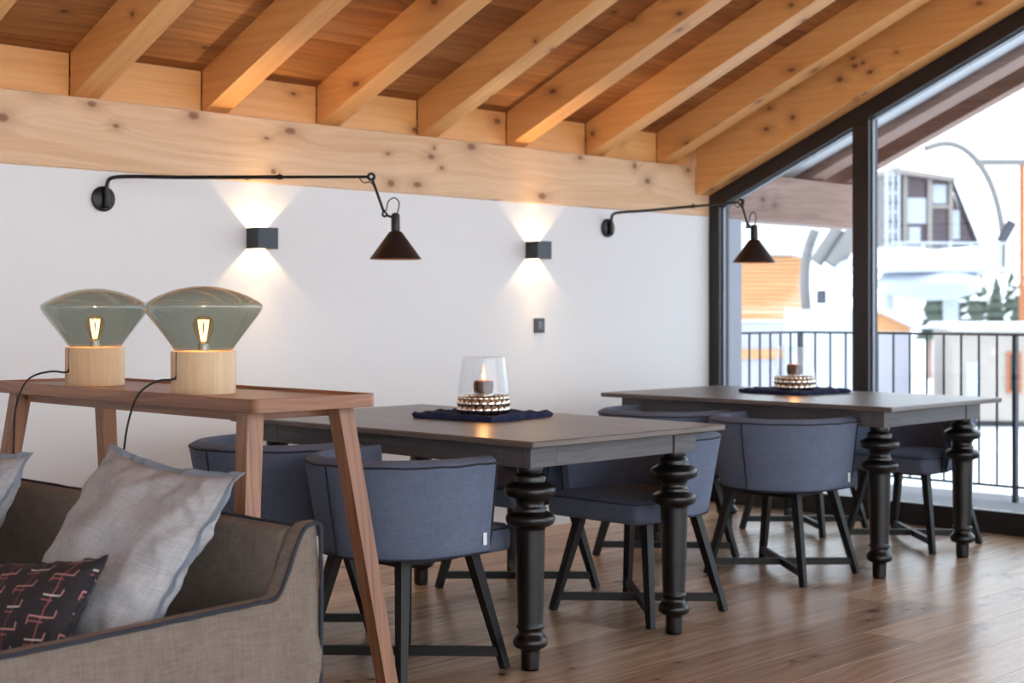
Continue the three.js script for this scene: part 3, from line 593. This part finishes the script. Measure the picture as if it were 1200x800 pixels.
// ------------------------------------------------------------------ sofa
const SX = 2.05;                       // outer plane of the sofa back
{
  const t = thing('sofa', 'grey brown linen slipcover sofa with low arms and dark piping', 'sofa', [SX, 0, zin(3.68)]);
  const zn = 1.07, dep = 0.98;         // half length, depth; local x runs from -dep to 0
  const top = (x) => 0.54 + 0.012 * Math.sin((x + 0.4) * 3) + 0.155 * sstep(-0.13, -0.03, x);
  const armRows = (s) => {
    const rows = [];
    for (let i = 0; i <= 90; i++) {
      const x = lerp(-dep, 0.0, i / 90), T = top(x), edge = Math.min(1, Math.min(i, 90 - i) / 4), th = 0.027 * (0.55 + 0.45 * edge);
      const wr = (y) => 0.006 * IN.noise(x * 5 + y * 6, y * 4 - x * 2, 2.2) + 0.014 * sstep(-0.3, -0.05, x) * IN.noise(x * 9 + y * 14, y * 12, 7.7);
      const sec = [];
      for (let j = 0; j <= 16; j++) { const y = lerp(0.05, T - 0.012, j / 16); sec.push([x, y, s * (th + 0.012 * Math.sin(Math.PI * (y - 0.05) / (T - 0.05)) + wr(y))]); }
      sec.push([x, T - 0.003, s * th * 0.85], [x, T, s * th * 0.4], [x, T, -s * th * 0.4], [x, T - 0.004, -s * th * 0.85]);
      for (let j = 6; j >= 0; j--) { const y = lerp(0.05, T - 0.016, j / 6); sec.push([x, y, -s * th]); }
      rows.push(s > 0 ? sec : sec.slice().reverse());
    }
    return rows;
  };
  for (const s of [1, -1]) {
    const arm = mesh('arm', skin(armRows(s), true, 1, 1, true), M.sofaCloth, t); arm.position.z = s * (zn - 0.045);
    const pts = [[-dep + 0.01, 0.06, 0]]; for (let x = -dep + 0.012; x < -0.002; x += 0.025) pts.push([x, top(x) - 0.003, 0]);
    pts.push([-0.004, top(0) - 0.004, 0], [0.001, 0.62, 0], [0.001, 0.3, 0], [0.0, 0.06, 0]);
    const pz = s * (zn - 0.045) + s * 0.027;
    mesh('arm_piping', tube(pts.map(([x, y], i) => [x, y + 0.0025 * IN.noise(i * 0.8, 1, 2), pz + s * 0.003 * IN.noise(i * 0.6, 4, 2)]), 0.0052, 200, 7), M.sofaEdge, t);
  }
  // back panel
  const rows = [], zl = zn - 0.078;
  for (let i = 0; i <= 60; i++) {
    const z = lerp(-zl, zl, i / 60), T = 0.692, n = (y) => 0.006 * IN.noise(z * 4, y * 5, 5), sec = [];
    for (let j = 0; j <= 8; j++) { const y = lerp(0.05, T - 0.014, j / 8); sec.push([-0.002 + n(y) * 0.3 - 0.003, y, z]); }
    sec.push([-0.012, T, z], [-0.05, T, z]);
    for (let j = 8; j >= 0; j--) { const y = lerp(0.05, T - 0.014, j / 8); sec.push([-0.07 - 0.03 * Math.sin(Math.PI * y / T) + n(y), y, z]); }
    rows.push(sec.slice().reverse());
  }
  mesh('back', skin(rows, true, 1, 1, true), M.sofaCloth, t);
  mesh('back_piping', tube(Array.from({ length: 30 }, (_, i) => [-0.03, 0.6935 + 0.002 * IN.noise(i * 0.6, 3, 8), lerp(-zl, zl, i / 29)]), 0.005, 120, 7), M.sofaEdge, t);
  mesh('base', boxAt(-dep + 0.02, -0.11, 0.06, 0.2, -zl + 0.002, zl - 0.002, 'z', 0.01), M.sofaCloth, t);
  for (const s of [-1, 1]) {
    const gz = s * zl / 2, sc = [], hw = zl / 2 - 0.006;
    for (const [k, y] of [[0.7, 0.201], [0.96, 0.203], [1, 0.225], [1, 0.275], [0.985, 0.298], [0.9, 0.314], [0.6, 0.32], [0.1, 0.323]])
      sc.push(Array.from({ length: 48 }, (_, i) => { const a = (2 * Math.PI * i) / 48, c = Math.cos(a), q = Math.sin(a); return [-0.565 + Math.sign(c) * Math.pow(Math.abs(c), 0.25) * 0.4 * k, y, gz - Math.sign(q) * Math.pow(Math.abs(q), 0.25) * hw * k]; }));
    mesh('seat_cushion', skin(sc, true, 1, 1, true), M.sofaCloth, t);
  }
  for (const sx of [-0.08, -dep + 0.1]) for (const sz of [-1, 1]) mesh('foot', boxAt(sx - 0.025, sx + 0.025, 0, 0.0595, sz * 0.93 - 0.025, sz * 0.93 + 0.025, 'y', 0.004), M.chairLeg, t);
}

// ------------------------------------------------------------------ cushions
function cushion(name, label, { w, h, t, mat, edge, flange, wrinkle, s, group }) {
  const N = 56, p = thing(name, label, 'cushion', [0, 0, 0], 0, group);
  const out = (u, v) => { const k = 0.085; return [w / 2 * u * (1 - k * (1 - v * v)) , h / 2 * v * (1 - k * (1 - u * u))]; };
  const face = (sgn) => {
    const rows = [];
    for (let i = 0; i <= N; i++) { const row = [];
      for (let j = 0; j <= N; j++) {
        const u = (i / N) * 2 - 1, v = (j / N) * 2 - 1, [x, y] = out(u, v);
        const e = Math.pow(Math.max(0, 1 - Math.pow(Math.abs(u), 2.6)) * Math.max(0, 1 - Math.pow(Math.abs(v), 2.6)), 0.55);
        const corner = sstep(0.55, 1.2, Math.hypot(u, v) * 0.9), rim = sstep(0.5, 0.95, Math.max(Math.abs(u), Math.abs(v)));
        const wr = wrinkle * e * (IN.noise(u * 2 + s, v * 2, s) * 0.9 + rim * 0.8 * IN.noise(u * 6 + s, v * 6, s + 3) + corner * 0.7 * IN.noise((u + v * Math.sign(u * v)) * 9, (u - v) * 2, s + 6));
        row.push([x, y, sgn * (0.002 + t / 2 * e) + wr]);
      } rows.push(sgn > 0 ? row : row.slice().reverse()); }
    return skin(rows);
  };
  const g = mergeVertices(mergeGeometries([face(1), face(-1)]), 1e-6); g.computeVertexNormals();
  mesh('cover', g, mat, p);
  if (flange) {
    const ring = [], q = 40;
    for (let i = 0; i < q; i++) ring.push([-1 + 2 * i / q, -1]); for (let i = 0; i < q; i++) ring.push([1, -1 + 2 * i / q]); for (let i = 0; i < q; i++) ring.push([1 - 2 * i / q, 1]); for (let i = 0; i < q; i++) ring.push([-1, 1 - 2 * i / q]);
    const lay = (k, z0) => ring.map(([u, v], i) => { const [x, y] = out(u, v), l = Math.hypot(x, y), wv = k > 0 ? 0.016 * IN.noise(i * 0.33, s, 1) : 0; return [x + k * u, y + k * v, z0 + wv]; });
    mesh('flange', skin([lay(-0.004, 0.0025), lay(flange * 0.6, 0.002), lay(flange, 0.0012), lay(flange, -0.0012), lay(flange * 0.6, -0.002), lay(-0.004, -0.0025)], true), edge, p);
  }
  return p;
}
// stand a cushion: centre, the way its face points (heading about y), lean back, roll
function stand(p, pos, heading, lean, roll) {
  p.position.set(...pos);
  p.quaternion.setFromEuler(new THREE.Euler(0, heading, 0)).multiply(new THREE.Quaternion().setFromAxisAngle(V(1, 0, 0), -lean)).multiply(new THREE.Quaternion().setFromAxisAngle(V(0, 0, 1), roll));
}
const big = cushion('cushion', 'large pale grey linen cushion with ruffled edge leaning in the sofa corner', { w: 0.55, h: 0.56, t: 0.17, mat: M.pillowCloth, edge: M.pillowEdge, flange: 0.017, wrinkle: 0.036, s: 2.4 });
stand(big, [1.735, 0.587, zin(2.995)], -Math.PI / 2, 0.56, -0.05);
const second = cushion('cushion', 'pale grey linen cushion farther along the sofa back towards the wall', { w: 0.56, h: 0.5, t: 0.17, mat: M.pillowCloth, edge: M.pillowEdge, flange: 0.016, wrinkle: 0.034, s: 5.1 });
stand(second, [1.735, 0.575, zin(3.9)], -Math.PI / 2, 0.5, 0.0);
{
  const c = document.createElement('canvas'); c.width = 1024; c.height = 640; const g = c.getContext('2d');
  g.fillStyle = '#2b282d'; g.fillRect(0, 0, 1024, 640);
  for (let i = 0; i < 9000; i++) { g.fillStyle = rnd() < 0.5 ? 'rgba(70,64,70,0.25)' : 'rgba(16,14,18,0.3)'; g.fillRect(rnd() * 1024, rnd() * 640, 3, 1.5); }
  g.lineCap = 'round';
  const st = (x0, y0, x1, y1, col, w) => { g.strokeStyle = col; g.lineWidth = w; g.setLineDash([13, 4]); g.beginPath(); g.moveTo(x0, y0); g.lineTo(x1, y1); g.stroke(); };
  for (let k = 0; k < 6; k++) {
    const x = 90 + k * 168, y = 60 + (k % 2) * 66;
    st(x, y - 10, x, y + 480, k % 3 === 1 ? '#a8585c' : '#7c4046', 6);
    for (let q = 0; q < 5; q++) { const yy = y + 24 + q * 98, l = 58 - (q % 3) * 10; st(x - l, yy, x + l, yy, q % 2 ? '#c9928e' : '#d9cfc8', 7); st(x - l, yy + 22, x + l * 0.3, yy + 22, '#a35a5e', 6); st(x + l, yy - 30, x + l, yy + 4, '#c98f8c', 6); if (q % 2) st(x - l, yy, x - l, yy + 36, '#b77a78', 6); }
  }
  const tex = new THREE.CanvasTexture(c); tex.colorSpace = THREE.SRGBColorSpace; tex.wrapS = tex.wrapT = THREE.RepeatWrapping; tex.repeat.set(1 / 0.52, 1 / 0.33); tex.magFilter = THREE.LinearFilter;
  const mat = std({ map: tex, roughness: 0.9, bumpMap: weaveBump, bumpScale: 0.0006 });
  const d = cushion('cushion', 'small charcoal cushion with red and white stitched embroidery in front of the large grey cushion', { w: 0.46, h: 0.28, t: 0.11, mat, edge: M.sofaEdge, flange: 0.006, wrinkle: 0.012, s: 8.2 });
  stand(d, [1.495, 0.515, zin(2.995)], -Math.PI / 2 + 0.1, 0.62, 0.14);
}

// ------------------------------------------------------------------ swing-arm wall lamps
function swingLamp(label, mount, end, drop) {
  const t = thing('swing_arm_lamp', label, 'wall lamp', [mount[0], mount[1], 0.0005], 0, 'black swing-arm wall lamps');
  const rel = (p) => [p[0] - mount[0], p[1] - mount[1], p[2]];
  mesh('wall_plate', lathe([[0, 0], [0.051, 0], [0.053, 0.004], [0.053, 0.012], [0.05, 0.017], [0.02, 0.022], [0, 0.022]], 40).rotateX(Math.PI / 2), M.blackMetal, t);
  mesh('bracket', mergeGeometries([rod([0, -0.03, 0.034], [0, 0.036, 0.034], 0.012, 16), new THREE.SphereGeometry(0.014, 16, 10).translate(0, -0.03, 0.034), rod([0, 0, 0.018], [0, 0, 0.034], 0.011, 14)]), M.blackMetal, t);
  const e = V(...rel(end)), dir = e.clone().setY(0).sub(V(0, 0, 0.034)).normalize(), y = e.y;
  const along = (s, yy = y) => [dir.x * s, yy, 0.034 + dir.z * s];
  const len = e.clone().setY(0).sub(V(0, 0, 0.034)).length();
  mesh('arm', tube([[0, 0.03, 0.034], along(0.002, y - 0.028), along(0.009, y - 0.009), along(0.028, y), along(len * 0.3), along(len * 0.66)], 0.0082, 80, 12), M.blackMetal, t);
  mesh('inner_arm', rod(along(len * 0.64), along(len - 0.012), 0.0064, 12), M.blackMetal, t);
  mesh('collar', mergeGeometries([rod(along(len * 0.645), along(len * 0.665), 0.0105, 14), rod([...along(len * 0.655)], [along(len * 0.655)[0], y + 0.016, along(len * 0.655)[2]], 0.003, 8)]), M.blackMetal, t);
  const side = V(-dir.z, 0, dir.x);
  const disc = (c, r, w) => rod([c[0] - side.x * w, c[1], c[2] - side.z * w], [c[0] + side.x * w, c[1], c[2] + side.z * w], r, 22);
  const cappedDisc = (c, r, w) => { const g = new THREE.CylinderGeometry(r, r, 2 * w, 24); g.applyQuaternion(new THREE.Quaternion().setFromUnitVectors(V(0, 1, 0), side)); return g.translate(...c); };
  const j1 = along(len), j2 = [j1[0] + dir.x * drop[0], j1[1] - drop[1], j1[2] + dir.z * drop[0]];
  mesh('elbow', cappedDisc(j1, 0.018, 0.007), M.blackMetal, t);
  mesh('elbow_cap', cappedDisc(j1, 0.0065, 0.0085), M.chrome, t);
  mesh('link', rod(j1, j2, 0.0058, 10), M.blackMetal, t);
  mesh('knuckle', cappedDisc(j2, 0.0125, 0.007), M.blackMetal, t);
  mesh('knuckle_cap', cappedDisc(j2, 0.005, 0.0085), M.chrome, t);
  // shade hangs beside the knuckle; a wire hoop carries the flex into its neck
  const c = [j2[0] + dir.x * 0.045, j2[1] - 0.006, j2[2] + dir.z * 0.045];
  const off = (s, yy) => [c[0] + dir.x * s, c[1] + yy, c[2] + dir.z * s];
  mesh('hook', rod(j2, off(0, -0.012), 0.005, 10), M.blackMetal, t);
  mesh('flex', tube([[j1[0] - dir.x * 0.05, j1[1] - 0.006, j1[2] - dir.z * 0.05], [j1[0] - dir.x * 0.03, j1[1] - 0.024, j1[2] - dir.z * 0.03], [j1[0] - dir.x * 0.004, j1[1] - 0.022, j1[2] - dir.z * 0.004], [lerp(j1[0], j2[0], 0.5), lerp(j1[1], j2[1], 0.5), lerp(j1[2], j2[2], 0.5)], off(-0.042, 0.02), off(-0.028, 0.062), off(-0.004, 0.074), off(0.014, 0.056), off(0.006, 0.004)], 0.0026, 90, 7), M.cord, t);
  mesh('neck', lathe([[0, 0.012], [0.01, 0.012], [0.018, 0.004], [0.019, -0.06], [0.016, -0.062], [0, -0.062]], 28).translate(...c), M.blackMetal, t);
  const sh = lathe([[0.016, -0.062], [0.026, -0.066], [0.106, -0.176], [0.1065, -0.178], [0.1055, -0.179], [0.104, -0.177]], 48).translate(...c);
  mesh('shade_lining', lathe([[0.0, -0.07], [0.022, -0.07], [0.1035, -0.1772], [0.1045, -0.1785]], 48).translate(...c), M.lining, t);
  mesh('shade', mergeVertices(sh), M.shadeMetal, t);
}
swingLamp('black swing-arm lamp whose conical shade hangs before the white wall near the console', [3.15, 1.645, 0], [3.90, 1.732, 0.84], [0.055, 0.155]);
swingLamp('black swing-arm lamp whose conical shade hangs before the window glass', [6.35, 1.652, 0], [6.12, 1.732, 1.10], [0.05, 0.125]);

// ------------------------------------------------------------------ up and down sconces
function sconce(label, x, y) {
  const t = thing('wall_sconce', label, 'wall light', [x, y, 0.0008], 0, 'grey box sconces on the white wall');
  const w = 0.055, d = 0.092, h = 0.048, k = 0.004;
  mesh('front_plate', boxAt(-w, w, -h, h, d - k, d, 'x', 0.001), M.sconce, t);
  for (const s of [-1, 1]) mesh('side_plate', boxAt(s > 0 ? w - k : -w, s > 0 ? w : -w + k, -h, h, 0, d - k - 0.0002, 'y', 0.001), M.sconce, t);
  mesh('led_bridge', boxAt(-w + k + 0.0003, w - k - 0.0003, -0.003, 0.003, 0.0675, 0.0735, 'x', 0.001), M.sconce, t);
  const led = mesh('led', new THREE.SphereGeometry(0.006, 14, 10).translate(0, 0, 0.06), M.led, t); led.castShadow = false;
  const li = new THREE.PointLight('#ffd39a', 0.2); li.position.set(0, 0, 0.06); li.castShadow = true; li.shadow.radius = 0.25; t.add(li);
  for (const q of [-1, 1]) {          // the two lenses throw most of the light along the wall and slightly away from it
    const sp = new THREE.SpotLight('#ffcf92', 0.8, 0, 0.74, 0.7); sp.position.set(0, 0, 0.06); sp.target.position.set(0, q, 0.06 + 0.4);
    sp.castShadow = true; sp.shadow.radius = 0.25; t.add(sp, sp.target);
  }
}
sconce('grey box sconce throwing light up and down the wall behind the console lamps', 3.925, 1.506);
sconce('grey box sconce throwing light up and down the wall above the dark switch', 5.735, 1.506);
{
  const t = thing('wall_switch', 'dark square rocker switch on the white wall under a sconce', 'switch', [5.785, 1.1, 0.0005]);
  mesh('plate', boxAt(-0.04, 0.04, -0.04, 0.04, 0, 0.009, 'x', 0.002), M.switchFace, t);
  mesh('rocker', boxAt(-0.018, 0.018, -0.022, 0.022, 0.0095, 0.013, 'x', 0.002), tint(M.switchFace, '#6a6e78'), t);
}

// ------------------------------------------------------------------ outside: snow, cabins, lift station
struct(mesh('snow_ground', (() => {
  const g = new THREE.PlaneGeometry(360, 360, 90, 90).rotateX(-Math.PI / 2), p = g.attributes.position;
  for (let i = 0; i < p.count; i++) { const x = p.getX(i), z = p.getZ(i), q = Math.hypot(x, z); p.setY(i, -2.1 + 0.5 * IN.noise(x * 0.05, z * 0.05, 1) * Math.min(1, q / 40) + Math.max(0, q - 110) * 0.02); }
  g.computeVertexNormals(); return g;
})(), M.snow), 'snow covered ground outside', 'ground');

const F = 1720, yaw = Math.atan2(0.712, 0.702);
// a group standing at a depth along the view, facing back towards the house; local units metres, local x to its side
function outside(name, label, category, u, v, depth, turn = 0, group) {
  const r = (u - 600) / F * depth, x = EYE.x + 0.702 * r + 0.712 * depth, z = EYE.z + 0.712 * r - 0.702 * depth;
  return thing(name, label, category, [x, EYE.y - (v - 364) / F * depth, z], -yaw + turn, group);
}
{ // wooden cabin
  const D = 34, s = D / F, t = outside('timber_cabin', 'pale timber cabin with snow on its roof beyond the balcony', 'cabin', 905, 470, D, 0.25);
  const W = 44 * s, hW = 190 * s;
  for (let k = 0; k < 15; k++) mesh('plank', boxAt(-W, W, 95 * s + k * 5 * s, 95 * s + (k + 1) * 5 * s - 0.012, -3, 0, 'x', 0.01), M.cedar, t);
  mesh('base_wall', boxAt(-W * 1.3, W * 1.6, -0.1, 92 * s, -3, 0.1, 'x', 0.02), M.facade, t);
  mesh('band_board', boxAt(-W * 1.3, W * 1.2, 50 * s, 61 * s, 0.11, 0.16, 'x', 0.01), M.cedar, t);
  mesh('roof_snow', boxAt(-W * 1.25, W * 1.15, 171 * s, 207 * s, -3.4, 0.6, 'x', 0.12), M.snow, t);
}
{ // lift drive machinery beside the cabin
  const D = 30, s = D / F, t = outside('lift_machinery', 'grey and white lift drive machinery next to the timber cabin', 'machinery', 972, 480, D, -0.1);
  mesh('plinth', boxAt(-44 * s, 38 * s, 0, 118 * s, -1.6, 0.1, 'x', 0.02), M.whitePaint, t);
  mesh('column', tube([[-24 * s, 118 * s, -0.4], [-26 * s, 150 * s, -0.4], [-23 * s, 185 * s, -0.4], [-14 * s, 212 * s, -0.4]], 6 * s, 20, 12), M.steel, t);
  mesh('hydraulic_tube', rod([-16 * s, 172 * s, 0.1], [10 * s, 212 * s, 0.1], 8 * s, 16), M.steel, t);
  mesh('hydraulic_tube', rod([2 * s, 168 * s, 0.2], [30 * s, 210 * s, 0.2], 11 * s, 16), M.steel, t);
  mesh('bull_wheel', new THREE.TorusGeometry(17 * s, 5 * s, 10, 32).translate(22 * s, 154 * s, 0.4), M.whitePaint, t);
  mesh('drive_arm', bar([-22 * s, 152 * s, 0.3], [8 * s, 158 * s, 0.3], 12 * s, 0.2), M.whitePaint, t);
  mesh('motor_box', boxAt(-15 * s, -5 * s, 124 * s, 140 * s, 0.0, 0.3, 'x', 0.02), M.darkSteel, t);
}
{ // station cab
  const D = 46, s = D / F, t = outside('lift_station', 'glazed lift station cab on a railed white platform', 'lift station', 1092, 480, D, 0.12);
  const P = (u, v, z = 0) => [(u - 1092) * s, (480 - v) * s, z];
  const face = (pts, z0, z1) => { const sh = new THREE.Shape(pts.map(([u, v]) => new THREE.Vector2(...P(u, v).slice(0, 2)))); return metreUV(new THREE.ExtrudeGeometry(sh, { depth: z1 - z0, bevelEnabled: false }).translate(0, 0, z0), 'x'); };
  mesh('cab_body', face([[1044, 204], [1112, 213], [1147, 288], [1044, 288]], -3, 0), M.cabGlass, t);
  mesh('roof', face([[1040, 198], [1114, 208], [1116, 213], [1040, 204]], -3.2, 0.4), M.cabFrame, t);
  for (const [a, b, va, vb] of [[1056, 1061, 205, 288], [1086, 1091, 208, 288], [1112, 1116, 212, 288]]) mesh('mullion', face([[a, va], [b, va], [b, vb], [a, vb]], 0.01, 0.12), M.cabFrame, t);
  mesh('transom', face([[1091, 240], [1112, 240], [1112, 244], [1091, 244]], 0.01, 0.1), M.cabFrame, t);
  mesh('slanted_edge', bar(P(1115, 211, 0.05), P(1148, 288, 0.05), 3 * s, 0.2), M.darkSteel, t);
  for (const [a, b, va, vb] of [[1062, 1085, 232, 262], [1093, 1110, 216, 238], [1117, 1126, 246, 280], [1064, 1078, 266, 286]]) mesh('pane', face([[a, va], [b, va], [b, vb], [a, vb]], 0.005, 0.02), M.whitePaint, t);
  for (const u of [1032, 1039, 1046]) mesh('ladder_post', face([[u, 196], [u + 2.5, 196], [u + 2.5, 292], [u, 292]], 0.2, 0.35), M.whitePaint, t);
  for (let k = 0; k < 8; k++) mesh('ladder_rung', face([[1032, 204 + k * 11], [1048, 204 + k * 11], [1048, 207 + k * 11], [1032, 207 + k * 11]], 0.22, 0.3), k % 2 ? M.darkSteel : M.whitePaint, t);
  mesh('platform', face([[1020, 314], [1166, 314], [1166, 320], [1020, 320]], -2, 1.6), M.whitePaint, t);
  mesh('platform_rail', face([[1020, 286], [1164, 286], [1164, 288.5], [1020, 288.5]], 1.5, 1.6), M.whitePaint, t);
  for (const u of [1028, 1056, 1088, 1112, 1134, 1147, 1160]) mesh('rail_post', face([[u, 288.5], [u + 3, 288.5], [u + 3, 314], [u, 314]], 1.5, 1.6), M.whitePaint, t);
  mesh('hull', new THREE.SphereGeometry(1, 32, 18).scale(58 * s, 20 * s, 2.2).translate(...P(1092, 332, -0.2)), M.whitePaint, t);
  for (const u of [1050, 1130]) mesh('support', face([[u, 330], [u + 10, 330], [u + 10, 484], [u, 484]], -1.5, -0.9), M.whitePaint, t);
  mesh('arch_tube', tube([P(1070, 178), P(1086, 173), P(1100, 172), P(1117, 178), P(1133, 192), P(1147, 213), P(1157, 240), P(1163, 272), P(1164, 300), P(1163, 322)].map(([a, b]) => [a, b, 0.9]), 3.6 * s, 60, 12), M.steel, t);
  mesh('arch_joint', rod([...P(1160, 284).slice(0, 2), 1.0], [...P(1173, 262).slice(0, 2), 1.0], 6 * s, 14), M.darkSteel, t);
}
{ // orange mast with a beam
  const D = 52, s = D / F, t = outside('orange_mast', 'slim orange mast carrying a grey cross beam', 'mast', 1198, 490, D);
  mesh('mast', rod([0, 0, 0], [0, 302 * s, 0], 3.2 * s, 12), M.orangePole, t);
  mesh('cross_beam', bar([-54 * s, 300 * s, 0], [6 * s, 300 * s, 0], 0.25, 7 * s, 0.25, 7 * s, V(0, 0, 1)), M.steel, t);
}
{ // small gabled hut
  const D = 40, s = D / F, t = outside('gabled_hut', 'small orange timber hut with snowy gable roof below the lift station', 'hut', 1040, 472, D, 0.2);
  const sh = new THREE.Shape([[-40, 84], [30, 84], [30, 90], [-14, 107], [-40, 97]].map(([a, b]) => new THREE.Vector2(a * s, b * s)));
  mesh('wall', metreUV(new THREE.ExtrudeGeometry(sh, { depth: 2.4, bevelEnabled: false }).translate(0, 0, -2.4), 'x'), M.cedar, t);
  mesh('base_wall', boxAt(-40 * s, 30 * s, -0.2, 83.8 * s, -2.4, 0, 'x', 0.01), M.facade, t);
  for (const [a, b] of [[[-14, 110], [36, 88]], [[-14, 110], [-46, 96]]]) mesh('roof_slope', bar([a[0] * s, a[1] * s, -1.2], [b[0] * s, b[1] * s, -1.2], 5 * s, 3, 5 * s, 3, V(0, 1, 0)), M.snow, t);
}
{ // beige house
  const D = 38, s = D / F, t = outside('beige_house', 'beige rendered house with an orange framed window behind the railing', 'house', 1180, 484, D, -0.15);
  mesh('wall', boxAt(-60 * s, 60 * s, -0.2, 96 * s, -4, 0, 'x', 0.02), M.beige, t);
  mesh('roof_snow', boxAt(-66 * s, 66 * s, 96.5 * s, 106 * s, -4.4, 0.5, 'x', 0.08), M.snow, t);
  mesh('window_frame', mergeGeometries([boxAt(0, 3 * s, 24 * s, 72 * s, 0.01, 0.1), boxAt(13 * s, 16 * s, 24 * s, 72 * s, 0.01, 0.1), boxAt(3 * s, 13 * s, 69 * s, 72 * s, 0.01, 0.1), boxAt(3 * s, 13 * s, 24 * s, 27 * s, 0.01, 0.1)]), M.orangePole, t);
  mesh('window_pane', boxAt(3.1 * s, 12.9 * s, 27.1 * s, 68.9 * s, 0.005, 0.03), M.cabGlass, t);
  mesh('dark_doorway', boxAt(-46 * s, -30 * s, 20 * s, 60 * s, 0.005, 0.04), M.whitePaint, t);
}
{ // snowy firs on the slope
  const spots = [[1100, 352, 70], [1118, 344, 74], [1132, 356, 68], [1150, 342, 72], [1168, 350, 70], [1186, 338, 75], [1204, 346, 70], [1090, 366, 66], [1142, 366, 66], [1196, 366, 60]];
  const cone = [];
  for (let k = 0; k < 5; k++) { const r = 0.75 - 0.12 * k; cone.push(new THREE.ConeGeometry(r, 0.75, 9, 1).translate(0, 0.7 + 0.42 * k, 0)); }
  const branches = mergeGeometries(cone), snowG = mergeGeometries(Array.from({ length: 5 }, (_, k) => new THREE.ConeGeometry(0.52 - 0.09 * k, 0.3, 7, 1).translate(0.14 * Math.cos(k * 2), 0.98 + 0.42 * k, 0.14 * Math.sin(k * 2) + 0.1)));
  for (const [u, v, D] of spots) {
    const t = outside('fir_tree', 'dark fir tree dusted with snow behind the lift station', 'tree', u, v + 40, D, rnd() * 6, 'snow dusted firs');
    mesh('trunk', rod([0, -4, 0], [0, 0.6, 0], 0.12, 8), M.outWood, t);
    mesh('branches', branches, M.fir, t); mesh('snow_load', snowG, M.snow, t);
  }
}

renderer.render(scene, camera);
